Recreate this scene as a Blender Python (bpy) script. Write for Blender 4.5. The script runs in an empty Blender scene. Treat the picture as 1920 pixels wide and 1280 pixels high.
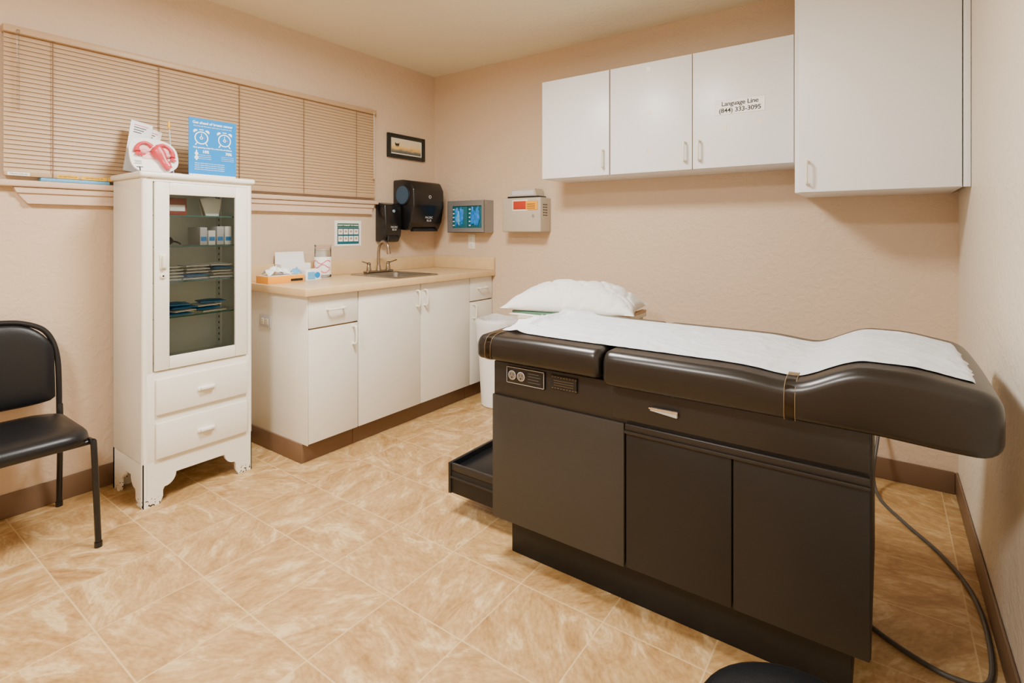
import bpy,bmesh,math,random
from mathutils import Vector,Matrix,noise
random.seed(3)
V=Vector
def lin(c): return tuple([((v/255)/12.92 if v/255<=.04045 else ((v/255+.055)/1.055)**2.4) for v in c]+[1.0])
# ---------------------------------------------------------------- materials
def mat(name,rgb,rough=.5,metal=0,bump=0,bscale=60,var=0,vscale=6,coat=0,trans=0,emit=None,estr=1,detail=3,alpha=1,spec=.5,bdist=.004):
    m=bpy.data.materials.new(name);m.use_nodes=True
    nt=m.node_tree;N=nt.nodes;L=nt.links
    p=N['Principled BSDF'];c=lin(rgb)
    p.inputs['Base Color'].default_value=c
    p.inputs['Roughness'].default_value=rough
    p.inputs['Metallic'].default_value=metal
    p.inputs['Coat Weight'].default_value=coat
    p.inputs['Transmission Weight'].default_value=trans
    p.inputs['Specular IOR Level'].default_value=spec
    p.inputs['Alpha'].default_value=alpha
    if emit is not None:
        p.inputs['Emission Color'].default_value=lin(emit);p.inputs['Emission Strength'].default_value=estr
    tc=N.new('ShaderNodeTexCoord')
    if var:
        n=N.new('ShaderNodeTexNoise');n.inputs['Scale'].default_value=vscale;n.inputs['Detail'].default_value=detail
        L.new(tc.outputs['Object'],n.inputs['Vector'])
        mx=N.new('ShaderNodeMix');mx.data_type='RGBA'
        mx.inputs[6].default_value=tuple(max(0,x*(1-var)) for x in c[:3])+(1,)
        mx.inputs[7].default_value=tuple(min(1,x*(1+var)) for x in c[:3])+(1,)
        L.new(n.outputs['Fac'],mx.inputs[0]);L.new(mx.outputs[2],p.inputs['Base Color'])
    if bump:
        n=N.new('ShaderNodeTexNoise');n.inputs['Scale'].default_value=bscale;n.inputs['Detail'].default_value=detail
        L.new(tc.outputs['Object'],n.inputs['Vector'])
        b=N.new('ShaderNodeBump');b.inputs['Strength'].default_value=bump;b.inputs['Distance'].default_value=bdist
        L.new(n.outputs['Fac'],b.inputs['Height']);L.new(b.outputs['Normal'],p.inputs['Normal'])
    return m
def wallmat(name,rgb,strength=.36,var=.03,sc=30):
    m=mat(name,rgb,rough=.5,var=var,vscale=2.5,spec=.35)
    nt=m.node_tree;N=nt.nodes;L=nt.links;p=N['Principled BSDF']
    tc=N.new('ShaderNodeTexCoord')
    n=N.new('ShaderNodeTexNoise');n.inputs['Scale'].default_value=sc;n.inputs['Detail'].default_value=3;n.inputs['Distortion'].default_value=.8
    L.new(tc.outputs['Object'],n.inputs['Vector'])
    r=N.new('ShaderNodeValToRGB');r.color_ramp.elements[0].position=.40;r.color_ramp.elements[1].position=.62
    L.new(n.outputs['Fac'],r.inputs['Fac'])
    b=N.new('ShaderNodeBump');b.inputs['Strength'].default_value=strength;b.inputs['Distance'].default_value=.003
    L.new(r.outputs['Color'],b.inputs['Height']);L.new(b.outputs['Normal'],p.inputs['Normal'])
    return m
def floormat():
    m=bpy.data.materials.new('vinyl_tile_floor');m.use_nodes=True
    nt=m.node_tree;N=nt.nodes;L=nt.links;p=N['Principled BSDF']
    geo=N.new('ShaderNodeNewGeometry')
    def mth(op,a,b=None,c=None):
        n=N.new('ShaderNodeMath');n.operation=op
        for i,x in enumerate((a,b,c)):
            if x is None: continue
            if isinstance(x,(int,float)): n.inputs[i].default_value=x
            else: L.new(x,n.inputs[i])
        return n.outputs[0]
    s=N.new('ShaderNodeSeparateXYZ');L.new(geo.outputs['Position'],s.inputs[0])
    T=.305
    ux=mth('DIVIDE',mth('ADD',s.outputs[0],1.925+T*40),T);uy=mth('DIVIDE',mth('ADD',s.outputs[1],-.555+T*40),T)
    ix=mth('FLOOR',ux);iy=mth('FLOOR',uy);fx=mth('FRACT',ux);fy=mth('FRACT',uy)
    cmb=N.new('ShaderNodeCombineXYZ');L.new(ix,cmb.inputs[0]);L.new(iy,cmb.inputs[1])
    wn=N.new('ShaderNodeTexWhiteNoise');wn.noise_dimensions='3D';L.new(cmb.outputs[0],wn.inputs['Vector'])
    off=N.new('ShaderNodeVectorMath');off.operation='SCALE';off.inputs['Scale'].default_value=20;L.new(wn.outputs['Color'],off.inputs[0])
    add=N.new('ShaderNodeVectorMath');add.operation='ADD';L.new(geo.outputs['Position'],add.inputs[0]);L.new(off.outputs[0],add.inputs[1])
    rot=N.new('ShaderNodeVectorRotate');rot.rotation_type='Z_AXIS';L.new(add.outputs[0],rot.inputs['Vector'])
    L.new(mth('MULTIPLY',wn.outputs['Value'],6.28),rot.inputs['Angle'])
    mp=N.new('ShaderNodeMapping');mp.inputs['Scale'].default_value=(1,2.1,1);L.new(rot.outputs[0],mp.inputs['Vector'])
    n1=N.new('ShaderNodeTexNoise');n1.inputs['Scale'].default_value=6.0;n1.inputs['Detail'].default_value=9;n1.inputs['Roughness'].default_value=.64;n1.inputs['Distortion'].default_value=1.0
    L.new(mp.outputs[0],n1.inputs['Vector'])
    r=N.new('ShaderNodeValToRGB');cr=r.color_ramp
    cr.elements[0].position=.28;cr.elements[0].color=lin((152,114,66))
    cr.elements[1].position=.76;cr.elements[1].color=lin((218,193,148))
    for q,c in ((.42,(176,138,87)),(.50,(185,149,98)),(.57,(193,159,108)),(.61,(208,178,130))):
        e=cr.elements.new(q);e.color=lin(c)
    L.new(n1.outputs['Fac'],r.inputs['Fac'])
    n2=N.new('ShaderNodeTexNoise');n2.inputs['Scale'].default_value=46;n2.inputs['Detail'].default_value=5;L.new(mp.outputs[0],n2.inputs['Vector'])
    r2=N.new('ShaderNodeValToRGB');r2.color_ramp.elements[0].position=.35;r2.color_ramp.elements[0].color=(.74,.70,.62,1);r2.color_ramp.elements[1].position=.6;r2.color_ramp.elements[1].color=(1,1,1,1)
    L.new(n2.outputs['Fac'],r2.inputs['Fac'])
    mu=N.new('ShaderNodeMix');mu.data_type='RGBA';mu.blend_type='MULTIPLY';mu.inputs[0].default_value=.75
    L.new(r.outputs['Color'],mu.inputs[6]);L.new(r2.outputs['Color'],mu.inputs[7])
    g=.0036/T
    ex=mth('LESS_THAN',mth('MINIMUM',fx,mth('SUBTRACT',1,fx)),g/1.6);ey=mth('LESS_THAN',mth('MINIMUM',fy,mth('SUBTRACT',1,fy)),g/1.6)
    gr=mth('MAXIMUM',ex,ey)
    mg=N.new('ShaderNodeMix');mg.data_type='RGBA';L.new(mth('MULTIPLY',gr,.75),mg.inputs[0]);L.new(mu.outputs[2],mg.inputs[6]);mg.inputs[7].default_value=lin((208,181,132))
    L.new(mg.outputs[2],p.inputs['Base Color']);p.inputs['Roughness'].default_value=.38;p.inputs['Specular IOR Level'].default_value=.45
    hh=mth('SUBTRACT',mth('MULTIPLY',n1.outputs['Fac'],.6),gr)
    b=N.new('ShaderNodeBump');b.inputs['Strength'].default_value=.25;b.inputs['Distance'].default_value=.003
    L.new(hh,b.inputs['Height']);L.new(b.outputs['Normal'],p.inputs['Normal'])
    return m
def clearmat(name,rgb,rough=.03,ior=1.45):
    m=bpy.data.materials.new(name);m.use_nodes=True
    nt=m.node_tree;N=nt.nodes;L=nt.links;N.remove(N['Principled BSDF'])
    t=N.new('ShaderNodeBsdfTransparent');t.inputs['Color'].default_value=lin(rgb)
    g=N.new('ShaderNodeBsdfGlossy');g.inputs['Roughness'].default_value=rough
    fr=N.new('ShaderNodeFresnel');fr.inputs['IOR'].default_value=ior
    mx=N.new('ShaderNodeMixShader');L.new(fr.outputs[0],mx.inputs[0]);L.new(t.outputs[0],mx.inputs[1]);L.new(g.outputs[0],mx.inputs[2])
    L.new(mx.outputs[0],N['Material Output'].inputs['Surface'])
    return m
def enamelmat():
    m=mat('aged_white_enamel',(235,231,218),rough=.3,var=.03,vscale=4,bump=.05,bscale=20)
    nt=m.node_tree;N=nt.nodes;L=nt.links;p=N['Principled BSDF']
    src=p.inputs['Base Color'].links[0].from_socket
    geo=N.new('ShaderNodeNewGeometry');s=N.new('ShaderNodeSeparateXYZ');L.new(geo.outputs['Position'],s.inputs[0])
    n=N.new('ShaderNodeTexNoise');n.inputs['Scale'].default_value=85;n.inputs['Detail'].default_value=4;L.new(geo.outputs['Position'],n.inputs['Vector'])
    mr=N.new('ShaderNodeMapRange');mr.inputs[1].default_value=0;mr.inputs[2].default_value=.10;mr.inputs[3].default_value=.54;mr.inputs[4].default_value=.80;L.new(s.outputs[2],mr.inputs[0])
    gt=N.new('ShaderNodeMath');gt.operation='GREATER_THAN';L.new(n.outputs['Fac'],gt.inputs[0]);L.new(mr.outputs[0],gt.inputs[1])
    mx=N.new('ShaderNodeMix');mx.data_type='RGBA';L.new(gt.outputs[0],mx.inputs[0]);L.new(src,mx.inputs[6]);mx.inputs[7].default_value=lin((60,44,34))
    L.new(mx.outputs[2],p.inputs['Base Color'])
    return m
M={}
M['wall']=wallmat('peach_textured_wall',(208,184,157))
M['wallr']=wallmat('glare_lightened_wall',(220,209,190),.5)  # right wall tone lightened to stand in for lamp glare
M['ceil']=wallmat('cream_ceiling',(234,226,202),.35)
M['floor']=floormat()
M['brown']=mat('brown_vinyl_base',(112,86,64),.45,var=.05)
M['white']=mat('white_laminate',(232,233,233),.36)
M['lowwhite']=mat('offwhite_laminate',(232,228,217),.36,var=.02)
M['tanedge']=mat('tan_edge',(186,156,114),.5)
M['handle']=mat('cream_plastic_handle',(232,226,208),.3)
M['enamel']=enamelmat()
M['enin']=mat('cabinet_interior_grey',(242,247,243),.5,var=.01)
M['lam']=mat('tan_speckled_laminate',(212,182,134),.32,var=.11,vscale=22,detail=6)
M['steel']=mat('brushed_steel',(165,162,156),.28,1,var=.05,vscale=30)
M['sheetsteel']=mat('grey_sheet_steel',(150,150,150),.35,.6,var=.05,vscale=30)
M['nickel']=mat('satin_nickel',(158,146,130),.25,1)
M['chrome']=mat('chrome',(210,210,210),.12,1)
M['black']=mat('black_plastic',(14,14,16),.25)
M['blackm']=mat('black_metal',(12,14,17),.35)
M['vinylb']=mat('black_vinyl',(8,11,15),.36,bump=.12,bscale=400,spec=.4)
M['brownv']=mat('dark_brown_vinyl',(23,20,18),.30,bump=.12,bscale=7,var=.06)
M['tbody']=mat('charcoal_brown_laminate',(55,52,48),.48,var=.05,vscale=40,spec=.35)
M['tband']=mat('dark_brown_steel',(37,34,32),.4,var=.04,spec=.4)
M['tdoor']=mat('dark_door_laminate',(27,25,24),.48,var=.05,vscale=40,spec=.35)
M['tdark']=mat('dark_recess',(23,22,21),.5,spec=.3)
M['paper']=mat('white_crepe_paper',(206,211,217),.75,bump=1,bscale=24,detail=7,bdist=.007)
M['linen']=mat('white_pillow_cover',(230,230,227),.8,bump=.7,bscale=9,bdist=.014)
M['blind']=mat('tan_aluminium_slat',(184,154,118),.42,var=.03)
M['blindc']=mat('tan_cord',(120,90,62),.7)
M['sill']=mat('peach_painted_wood',(208,182,156),.45)
M['glass']=clearmat('clear_glass',(244,249,247))
M['shelfglass']=clearmat('green_shelf_glass',(232,246,241))
M['shelfedge']=mat('green_glass_edge',(60,110,105),.2)
M['plastic']=clearmat('clear_plastic',(245,243,242),rough=.12,ior=1.25)
M['liner']=mat('translucent_liner',(236,234,232),.4,alpha=.85,bump=.6,bscale=18)
M['sheet']=mat('printed_white',(238,237,234),.5)
M['labelw']=mat('bright_white_label',(253,253,253),.6)
M['ink']=mat('black_ink',(10,10,10),.6)
M['inkw']=mat('white_ink',(245,248,250),.5)
M['blue']=mat('bright_blue_print',(0,130,205),.4,spec=.2)
M['pinkp']=mat('pink_print',(222,90,118),.5)
M['organ']=mat('pink_anatomy_plastic',(205,66,78),.3,var=.25,vscale=45)
M['organp']=mat('pale_pink_plastic',(232,160,162),.3)
M['greyp']=mat('grey_plastic',(196,196,198),.3)
M['socketg']=mat('dark_grey_socket',(122,116,108),.35)
M['green']=mat('dark_green_print',(20,80,62),.5)
M['teal']=mat('teal_card',(14,92,104),.5,var=.3,vscale=40)
M['glove']=mat('blue_nitrile',(14,122,215),.45,bump=.8,bscale=30)
M['orange']=mat('orange_card',(242,162,8),.45)
M['red']=mat('red_plastic',(180,50,30),.35)
M['beige']=mat('beige_grey_plastic',(182,171,152),.45,var=.03)
M['yellow']=mat('yellow_label',(232,178,20),.45)
M['frame']=mat('dark_green_black_frame',(20,26,24),.35,var=.3,vscale=30)
M['bluew']=mat('pale_blue_card',(96,168,215),.45,var=.2,vscale=60)
M['wrap']=mat('white_sterile_wrap',(238,241,238),.4,bump=.6,bscale=30)
M['bluewrap']=mat('blue_sterile_wrap',(30,130,205),.4,bump=.6,bscale=30)
M['cord']=mat('grey_brown_cable',(74,71,66),.5)
M['cart']=mat('beige_cart_enamel',(205,197,178),.4)
M['trayg']=mat('green_tray_glass',(78,115,92),.25)
M['band']=clearmat('clear_elastic_band',(205,185,160),rough=.15)
M['rust']=mat('reddish_brown_card',(140,66,48),.45)
M['rubber']=mat('tan_card',(178,150,120),.5)
M['dayglass']=mat('window_pane_daylight',(80,110,170),.1,emit=(120,150,235),estr=.9)
M['diff']=mat('light_diffuser',(255,250,240),.4,emit=(255,249,238),estr=15)
M['gold']=mat('dull_gold_print',(118,98,68),.5)
M['smoke']=mat('smoked_blue_plastic',(42,70,94),.15)
def artmat():
    m=mat('landscape_print',(220,190,120),.4);nt=m.node_tree;N=nt.nodes;L=nt.links
    g=N.new('ShaderNodeTexCoord');s=N.new('ShaderNodeSeparateXYZ');L.new(g.outputs['Generated'],s.inputs[0])
    n=N.new('ShaderNodeTexNoise');n.inputs['Scale'].default_value=5;n.inputs['Detail'].default_value=5;L.new(g.outputs['Generated'],n.inputs['Vector'])
    a=N.new('ShaderNodeMath');a.operation='MULTIPLY_ADD';L.new(n.outputs['Fac'],a.inputs[0]);a.inputs[1].default_value=.5;L.new(s.outputs[2],a.inputs[2])
    r=N.new('ShaderNodeValToRGB');cr=r.color_ramp;cr.elements[0].position=.3;cr.elements[0].color=lin((90,95,90));cr.elements[1].position=1;cr.elements[1].color=lin((222,208,176))
    for q,c in ((.5,(140,130,110)),(.6,(228,184,98)),(.8,(230,204,145))):
        e=cr.elements.new(q);e.color=lin(c)
    L.new(a.outputs[0],r.inputs['Fac']);L.new(r.outputs['Color'],N['Principled BSDF'].inputs['Base Color']);return m
M['art']=artmat()
# ---------------------------------------------------------------- builders
WL={}
def reg(o,w,parent):
    WL[o.name]=V(w)
    if parent is not None:
        o.parent=parent;o.location=V(w)-WL[parent.name]
    else:o.location=w
    bpy.context.scene.collection.objects.link(o)
def info(o,label=None,cat=None,group=None,kind=None):
    if label:o['label']=label
    if cat:o['category']=cat
    if group:o['group']=group
    if kind:o['kind']=kind
    return o
def E(name,loc,label,cat,group=None,parent=None):
    o=bpy.data.objects.new(name,None);o.empty_display_size=.05
    reg(o,loc,parent);return info(o,label,cat,group)
class B:
    def __init__(s): s.bm=bmesh.new();s.mats=[]
    def merge(s,t,mt,xf=None):
        if mt not in s.mats:s.mats.append(mt)
        i=s.mats.index(mt)
        if xf is not None:bmesh.ops.transform(t,matrix=xf,verts=t.verts)
        for f in t.faces:f.material_index=i
        me=bpy.data.meshes.new('t');t.to_mesh(me);t.free();s.bm.from_mesh(me);bpy.data.meshes.remove(me);return s
    def box(s,lo,hi,mt,bev=0,seg=2,xf=None):
        t=bmesh.new();lo=V(lo);hi=V(hi);c=(lo+hi)/2;d=hi-lo
        bmesh.ops.create_cube(t,size=1,matrix=Matrix.Translation(c)@Matrix.Diagonal((abs(d.x),abs(d.y),abs(d.z),1)))
        if bev:
            bmesh.ops.bevel(t,geom=t.edges[:],offset=min(bev,min(abs(x) for x in d)*.48),segments=seg,profile=.5,affect='EDGES')
        return s.merge(t,mt,xf)
    def quad(s,pts,mt):
        t=bmesh.new();t.faces.new([t.verts.new(p) for p in pts]);return s.merge(t,mt)
    def cyl(s,a,b,r,mt,r2=None,seg=24,bev=0,xf=None):
        a=V(a);b=V(b);d=b-a;t=bmesh.new()
        q=d.to_track_quat('Z','Y').to_matrix().to_4x4()
        bmesh.ops.create_cone(t,cap_ends=True,segments=seg,radius1=r,radius2=r if r2 is None else r2,depth=d.length,matrix=Matrix.Translation((a+b)/2)@q)
        if bev:
            ed=[e for e in t.edges if any(len(f.verts)>4 for f in e.link_faces)]
            bmesh.ops.bevel(t,geom=ed,offset=bev,segments=3,profile=.5,affect='EDGES')
        return s.merge(t,mt,xf)
    def sph(s,c,r,mt,seg=20,xf=None):
        t=bmesh.new();r=(r,r,r) if isinstance(r,(int,float)) else r
        bmesh.ops.create_uvsphere(t,u_segments=seg,v_segments=seg//2+2,radius=1,matrix=Matrix.Translation(V(c))@Matrix.Diagonal((r[0],r[1],r[2],1)))
        return s.merge(t,mt,xf)
    def loops(s,ls,mt,cap=True,closed=True,xf=None):
        t=bmesh.new();vs=[[t.verts.new(p) for p in l] for l in ls];n=len(ls[0])
        for a,b in zip(vs,vs[1:]):
            for i in range(n if closed else n-1):
                j=(i+1)%n;t.faces.new((a[i],a[j],b[j],b[i]))
        if cap:
            t.faces.new(vs[0][::-1]);t.faces.new(vs[-1])
        bmesh.ops.recalc_face_normals(t,faces=t.faces[:])
        return s.merge(t,mt,xf)
    def prism(s,pts,vec,mt,bev=0,xf=None):
        vec=V(vec);return s.loops([[V(p) for p in pts],[V(p)+vec for p in pts]],mt,xf=xf)
    def lathe(s,c,prof,mt,seg=28,cap=True,xf=None):
        c=V(c);return s.loops([[c+V((r*math.cos(a),r*math.sin(a),z)) for a in [2*math.pi*i/seg for i in range(seg)]] for r,z in prof],mt,cap=cap,xf=xf)
    def ring(s,c,r0,r1,mt,h=.0006,seg=32):
        c=V(c);P=lambda r,x:[c+V((x,r*math.cos(2*math.pi*i/seg),r*math.sin(2*math.pi*i/seg))) for i in range(seg)]
        return s.loops([P(r0,0),P(r0,h),P(r1,h),P(r1,0)],mt,cap=False)
    def tube(s,pts,r,mt,seg=10,smooth=6,rad=None,flat=1,xf=None):
        P=[V(p) for p in pts];RR=rad or [r]*len(P)
        if smooth and len(P)>2:
            Q=[];RQ=[]
            for i in range(len(P)-1):
                p0=P[max(i-1,0)];p1=P[i];p2=P[i+1];p3=P[min(i+2,len(P)-1)]
                for k in range(smooth):
                    t=k/smooth
                    Q.append(.5*((2*p1)+(p2-p0)*t+(2*p0-5*p1+4*p2-p3)*t*t+(-p0+3*p1-3*p2+p3)*t**3));RQ.append(RR[i]*(1-t)+RR[i+1]*t)
            Q.append(P[-1]);RQ.append(RR[-1]);P=Q;RR=RQ
        ls=[];up=None
        for i,p in enumerate(P):
            d=(P[min(i+1,len(P)-1)]-P[max(i-1,0)]).normalized()
            if up is None:up=V((0,0,1)) if abs(d.z)<.9 else V((1,0,0))
            x=d.cross(up);x.normalize();up=x.cross(d).normalized()
            ls.append([p+RR[i]*(x*math.cos(a)+up*flat*math.sin(a)) for a in [2*math.pi*k/seg for k in range(seg)]])
        return s.loops(ls,mt,xf=xf)
    def done(s,name,parent=None,org=None,label=None,cat=None,group=None,kind=None,ang=35):
        bm=s.bm
        xs=[v.co for v in bm.verts]
        lo=V((min(v.x for v in xs),min(v.y for v in xs),min(v.z for v in xs)));hi=V((max(v.x for v in xs),max(v.y for v in xs),max(v.z for v in xs)))
        if org is None: org=V(((lo.x+hi.x)/2,(lo.y+hi.y)/2,lo.z if parent is None else (lo.z+hi.z)/2))
        bmesh.ops.translate(bm,vec=-V(org),verts=bm.verts)
        me=bpy.data.meshes.new(name);bm.to_mesh(me);bm.free()
        for m in s.mats:me.materials.append(m)
        me.shade_smooth();me.set_sharp_from_angle(angle=math.radians(ang))
        o=bpy.data.objects.new(name,me);reg(o,org,parent);return info(o,label,cat,group,kind)
def box(name,lo,hi,m,parent=None,bev=.002,**k): return B().box(lo,hi,m,bev).done(name,parent,**k)
FX={'L':Matrix(((0,0,1),(1,0,0),(0,1,0))),'B':Matrix(((1,0,0),(0,0,-1),(0,1,0))),'U':Matrix(((1,0,0),(0,1,0),(0,0,1)))}
def text(s,h,pos,face,m,parent,width=None,align='CENTER',name='lettering',bold=0,ys=None,space=1):
    c=bpy.data.curves.new('f','FONT');c.body=s;c.size=h;c.align_x=align;c.align_y='CENTER';c.extrude=.0002;c.offset=bold*h;c.space_character=space
    o=bpy.data.objects.new('f',c);bpy.context.scene.collection.objects.link(o)
    dg=bpy.context.evaluated_depsgraph_get();me=bpy.data.meshes.new_from_object(o.evaluated_get(dg))
    bpy.data.objects.remove(o);bpy.data.curves.remove(c)
    w=max(v.co.x for v in me.vertices)-min(v.co.x for v in me.vertices)
    k=(width/w) if width else 1
    X=FX[face].to_4x4()@Matrix.Diagonal((k,ys or (min(k,1.15) if width else 1),1,1))
    me.transform(X);me.materials.clear();me.materials.append(m)
    n=bpy.data.objects.new(name,me);reg(n,pos,parent);return n
def pull(c,axis,ln,nrm,m,parent,r=.0055,out=.03,name='handle'):
    c=V(c);a=V(axis).normalized();n=V(nrm).normalized();h=ln/2
    pts=[c-a*h,c-a*h+n*out*.7,c-a*(h-.012)+n*out,c+a*(h-.012)+n*out,c+a*h+n*out*.7,c+a*h]
    b=B().tube(pts,r,m,smooth=4)
    for sg in(-1,1): b.cyl(c+a*h*sg,c+a*h*sg+n*.004,r*1.6,m,seg=14)
    return b.done(name,parent)
# ---------------------------------------------------------------- room
XL,XR,YB,YR,ZC=-2.99,.27,3.113,-1.7,2.447
t=.12
W0,W1,Z0,Z1=.58,2.44,1.43,2.03
b=B()
b.box((XL-t,YR-t,0),(XL,W0,ZC),M['wall']).box((XL-t,W1,0),(XL,YB+t,ZC),M['wall']).box((XL-t,W0,0),(XL,W1,Z0),M['wall']).box((XL-t,W0,Z1),(XL,W1,ZC),M['wall'])
b.done('wall_left',org=(XL,0,0),kind='structure')
box('wall_back',(XL,YB,0),(XR,YB+t,ZC),M['wall'],bev=0,org=V((0,YB,0)),kind='structure')
box('wall_right',(XR,YR-t,0),(XR+t,YB+t,ZC),M['wallr'],bev=0,org=V((XR,0,0)),kind='structure')
box('wall_rear',(XL,YR-t,0),(XR,YR,ZC),M['wall'],bev=0,org=V((0,YR,0)),kind='structure')
box('floor',(XL-t,YR-t,-.1),(XR+t,YB+t,0),M['floor'],bev=0,kind='structure')
box('ceiling',(XL-t,YR-t,ZC),(XR+t,YB+t,ZC+.1),M['ceil'],bev=0,kind='structure')
def baseb(name,lo,hi):
    return box(name,lo,hi,M['brown'],bev=.004,kind='structure')
baseb('baseboard_left',(XL+.001,YR+.012,0),(XL+.010,1.56,.102))
baseb('baseboard_back',(-2.36,YB-.010,0),(XR-.012,YB-.001,.102))
baseb('baseboard_right',(XR-.010,YR+.012,0),(XR-.001,YB-.001,.102))
baseb('baseboard_rear',(XL+.012,YR+.001,0),(XR-.012,YR+.010,.102))
# window
w=info(E('window_1',(XL-.06,(W0+W1)/2,Z0),None,None),kind='structure')
b=B()
for lo,hi in(((XL-.10,W0,Z0),(XL-.03,W0+.04,Z1)),((XL-.10,W1-.04,Z0),(XL-.03,W1,Z1)),((XL-.10,W0+.04,Z0),(XL-.03,W1-.04,Z0+.04)),((XL-.10,W0+.04,Z1-.04),(XL-.03,W1-.04,Z1)),((XL-.09,1.49,Z0+.04),(XL-.04,1.53,Z1-.04))):
    b.box(lo,hi,M['sheet'],.003)
b.done('window_frame',w)
box('window_pane',(XL-.075,W0+.04,Z0+.04),(XL-.07,W1-.04,Z1-.04),M['dayglass'],w,bev=0)
b=B().box((XL+.001,.50,1.385),(XL+.043,2.50,1.412),M['sill'],.006,3)
b.prism([(XL+.001,.57,1.384),(XL+.001,2.475,1.384),(XL+.001,2.45,1.315),(XL+.001,.62,1.315)],(.020,0,0),M['sill'])
b.prism([(XL+.021,.575,1.383),(XL+.021,2.47,1.383),(XL+.021,2.462,1.360),(XL+.021,.585,1.360)],(.010,0,0),M['sill'])
b.prism([(XL+.021,.61,1.33),(XL+.021,2.455,1.33),(XL+.021,2.45,1.315),(XL+.021,.62,1.315)],(.008,0,0),M['sill'])
b.done('trim_1',kind='structure')
# blinds
bl=E('window_blinds',(XL+.026,1.5,1.43),'tan metal mini blinds closed over the window','blinds')
y0,y1=.545,2.475
b=B();n=30;zt=2.022;zb=1.448
for i in range(n):
    z=zb+(zt-zb)*(i+.5)/n;xc=XL+.024;a=math.radians(70);hw=.0128
    pr=[(-1,0),(-.5,.0014),(0,.0019),(.5,.0014),(1,0)]
    def P(u,o):
        return (xc-u*hw*math.cos(a)+o*math.sin(a),z+u*hw*math.sin(a)+o*math.cos(a))
    top=[P(u,o+.0004) for u,o in pr];bot=[P(u,o-.0004) for u,o in pr][::-1]
    loop=top+bot
    b.loops([[V((x,y0,zz)) for x,zz in loop],[V((x,y1,zz)) for x,zz in loop]],M['blind'])
b.done('slats',bl)
box('headrail',(XL+.004,y0-.005,2.022),(XL+.046,y1+.005,2.052),M['blind'],bl,.003)
box('bottom_rail',(XL+.013,y0,1.428),(XL+.035,y1,1.446),M['blind'],bl,.004)
for yy in(.70,1.11,1.51,1.91,2.31):
    B().cyl((XL+.0375,yy,1.43),(XL+.0375,yy,2.03),.0018,M['blindc'],seg=8).done('ladder_cord',bl)
B().cyl((XL+.050,.585,1.70),(XL+.050,.585,2.035),.005,M['plastic'],seg=10).done('tilt_wand',bl)
B().cyl((XL+.050,2.45,1.60),(XL+.050,2.45,2.03),.0015,M['sheet'],seg=8).cyl((XL+.050,2.45,1.565),(XL+.050,2.45,1.60),.008,M['blind'],r2=.003,seg=12).done('pull_cord',bl)
xw=XL+.0352
o=box('warning_label',(xw,.555,1.430),(xw+.0006,.625,1.444),M['sheet'],bl,0,label='white label on the bottom rail');text('Masterblinds',.008,(xw+.0008,.59,1.437),'L',M['ink'],o,width=.055)
for a0,a1 in((.715,.79),(.80,.895),(.90,.915)):
    o=box('warning_label',(xw,a0,1.429),(xw+.0006,a1,1.445),M['yellow'],bl,0,label='yellow warning label')
    if a1-a0>.05:text('ADVERTENCIA',.010,(xw+.0008,(a0+a1)/2,1.437),'L',M['ink'],o,width=.065)
box('daylight_gap_strip',(XL+.006,.66,1.4125),(XL+.040,.905,1.4265),M['bluew'],None,.002,label='pale blue strip standing in for daylight under the blinds',cat='strip')  # daylight in the gap below the bottom rail, put in as a coloured strip
# ---------------------------------------------------------------- medical cabinet
mc=E('medical_cabinet',(-2.77,1.152,0),'old white enamelled metal medical cabinet with glass door','cabinet')
e=M['enamel'];X0,X1,Y0,Y1=-2.940,-2.60,.915,1.39
def arch(a,bb,z,h=.118,leg=.078,r=.05,n=7):
    pts=[(a,0),(a,z),(bb,z),(bb,0),(bb-leg+.012,0),(bb-leg,.03),(bb-leg,h-r-.012),(bb-leg-.006,h-r)]
    for i in range(n+1):
        q=math.pi/2*i/n;pts.append((bb-leg-.006-r*math.sin(q)*.9-.002,h-r*math.cos(q)))
    for i in range(n+1):
        q=math.pi/2*(1-i/n);pts.append((a+leg+.006+r*math.sin(q)*.9+.002,h-r*math.cos(q)))
    pts+= [(a+leg+.006,h-r),(a+leg,h-r-.012),(a+leg,.03),(a+leg-.012,0)];return pts
b=B()
fr=arch(Y0,Y1,.19)
b.prism([(X1-.016,y,z) for y,z in fr],(.016,0,0),e)
b.prism([(X0,y,z) for y,z in fr],(.016,0,0),e)
sd=arch(X0,X1,.19)
b.prism([(x,Y0,z) for x,z in sd],(0,.016,0),e)
b.prism([(x,Y1-.016,z) for x,z in sd],(0,.016,0),e)
b.box((X0,Y0,.185),(X1-.004,Y0+.018,1.43),e,.004).box((X0,Y1-.018,.185),(X1-.004,Y1,1.43),e,.004)
b.box((X0,Y0+.018,.185),(X0+.012,Y1-.018,1.43),M['enin'])
b.box((X0+.012,Y0+.018,.586),(X1-.02,Y0+.020,1.43),M['enin']).box((X0+.012,Y1-.020,.586),(X1-.02,Y1-.018,1.43),M['enin'])
b.box((X0,Y0+.01,.185),(X1-.01,Y1-.01,.20),e)
b.box((X0+.012,Y0+.018,.575),(X1-.012,Y1-.018,.585),M['enin'])
b.box((X1-.018,Y0,.187),(X1,Y1,.580),e,.004)
b.box((X1-.018,Y0,.575),(X1,.955,1.43),e,.006,3).box((X1-.018,1.366,.575),(X1,Y1,1.43),e,.006,3).box((X1-.018,.95,1.415),(X1,1.37,1.43),e)
for yy in(Y0+.020,Y1-.030):
    for xx in(-2.70,-2.88):
        b.box((xx,yy,.59),(xx+.02,yy+.010,1.40),M['enin'])
        for k in range(26):b.box((xx+.006,yy-.0008 if yy>1.1 else yy+.0102,.62+.03*k),(xx+.014,yy if yy>1.1 else yy+.0108,.632+.03*k),M['tdark'])
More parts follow.
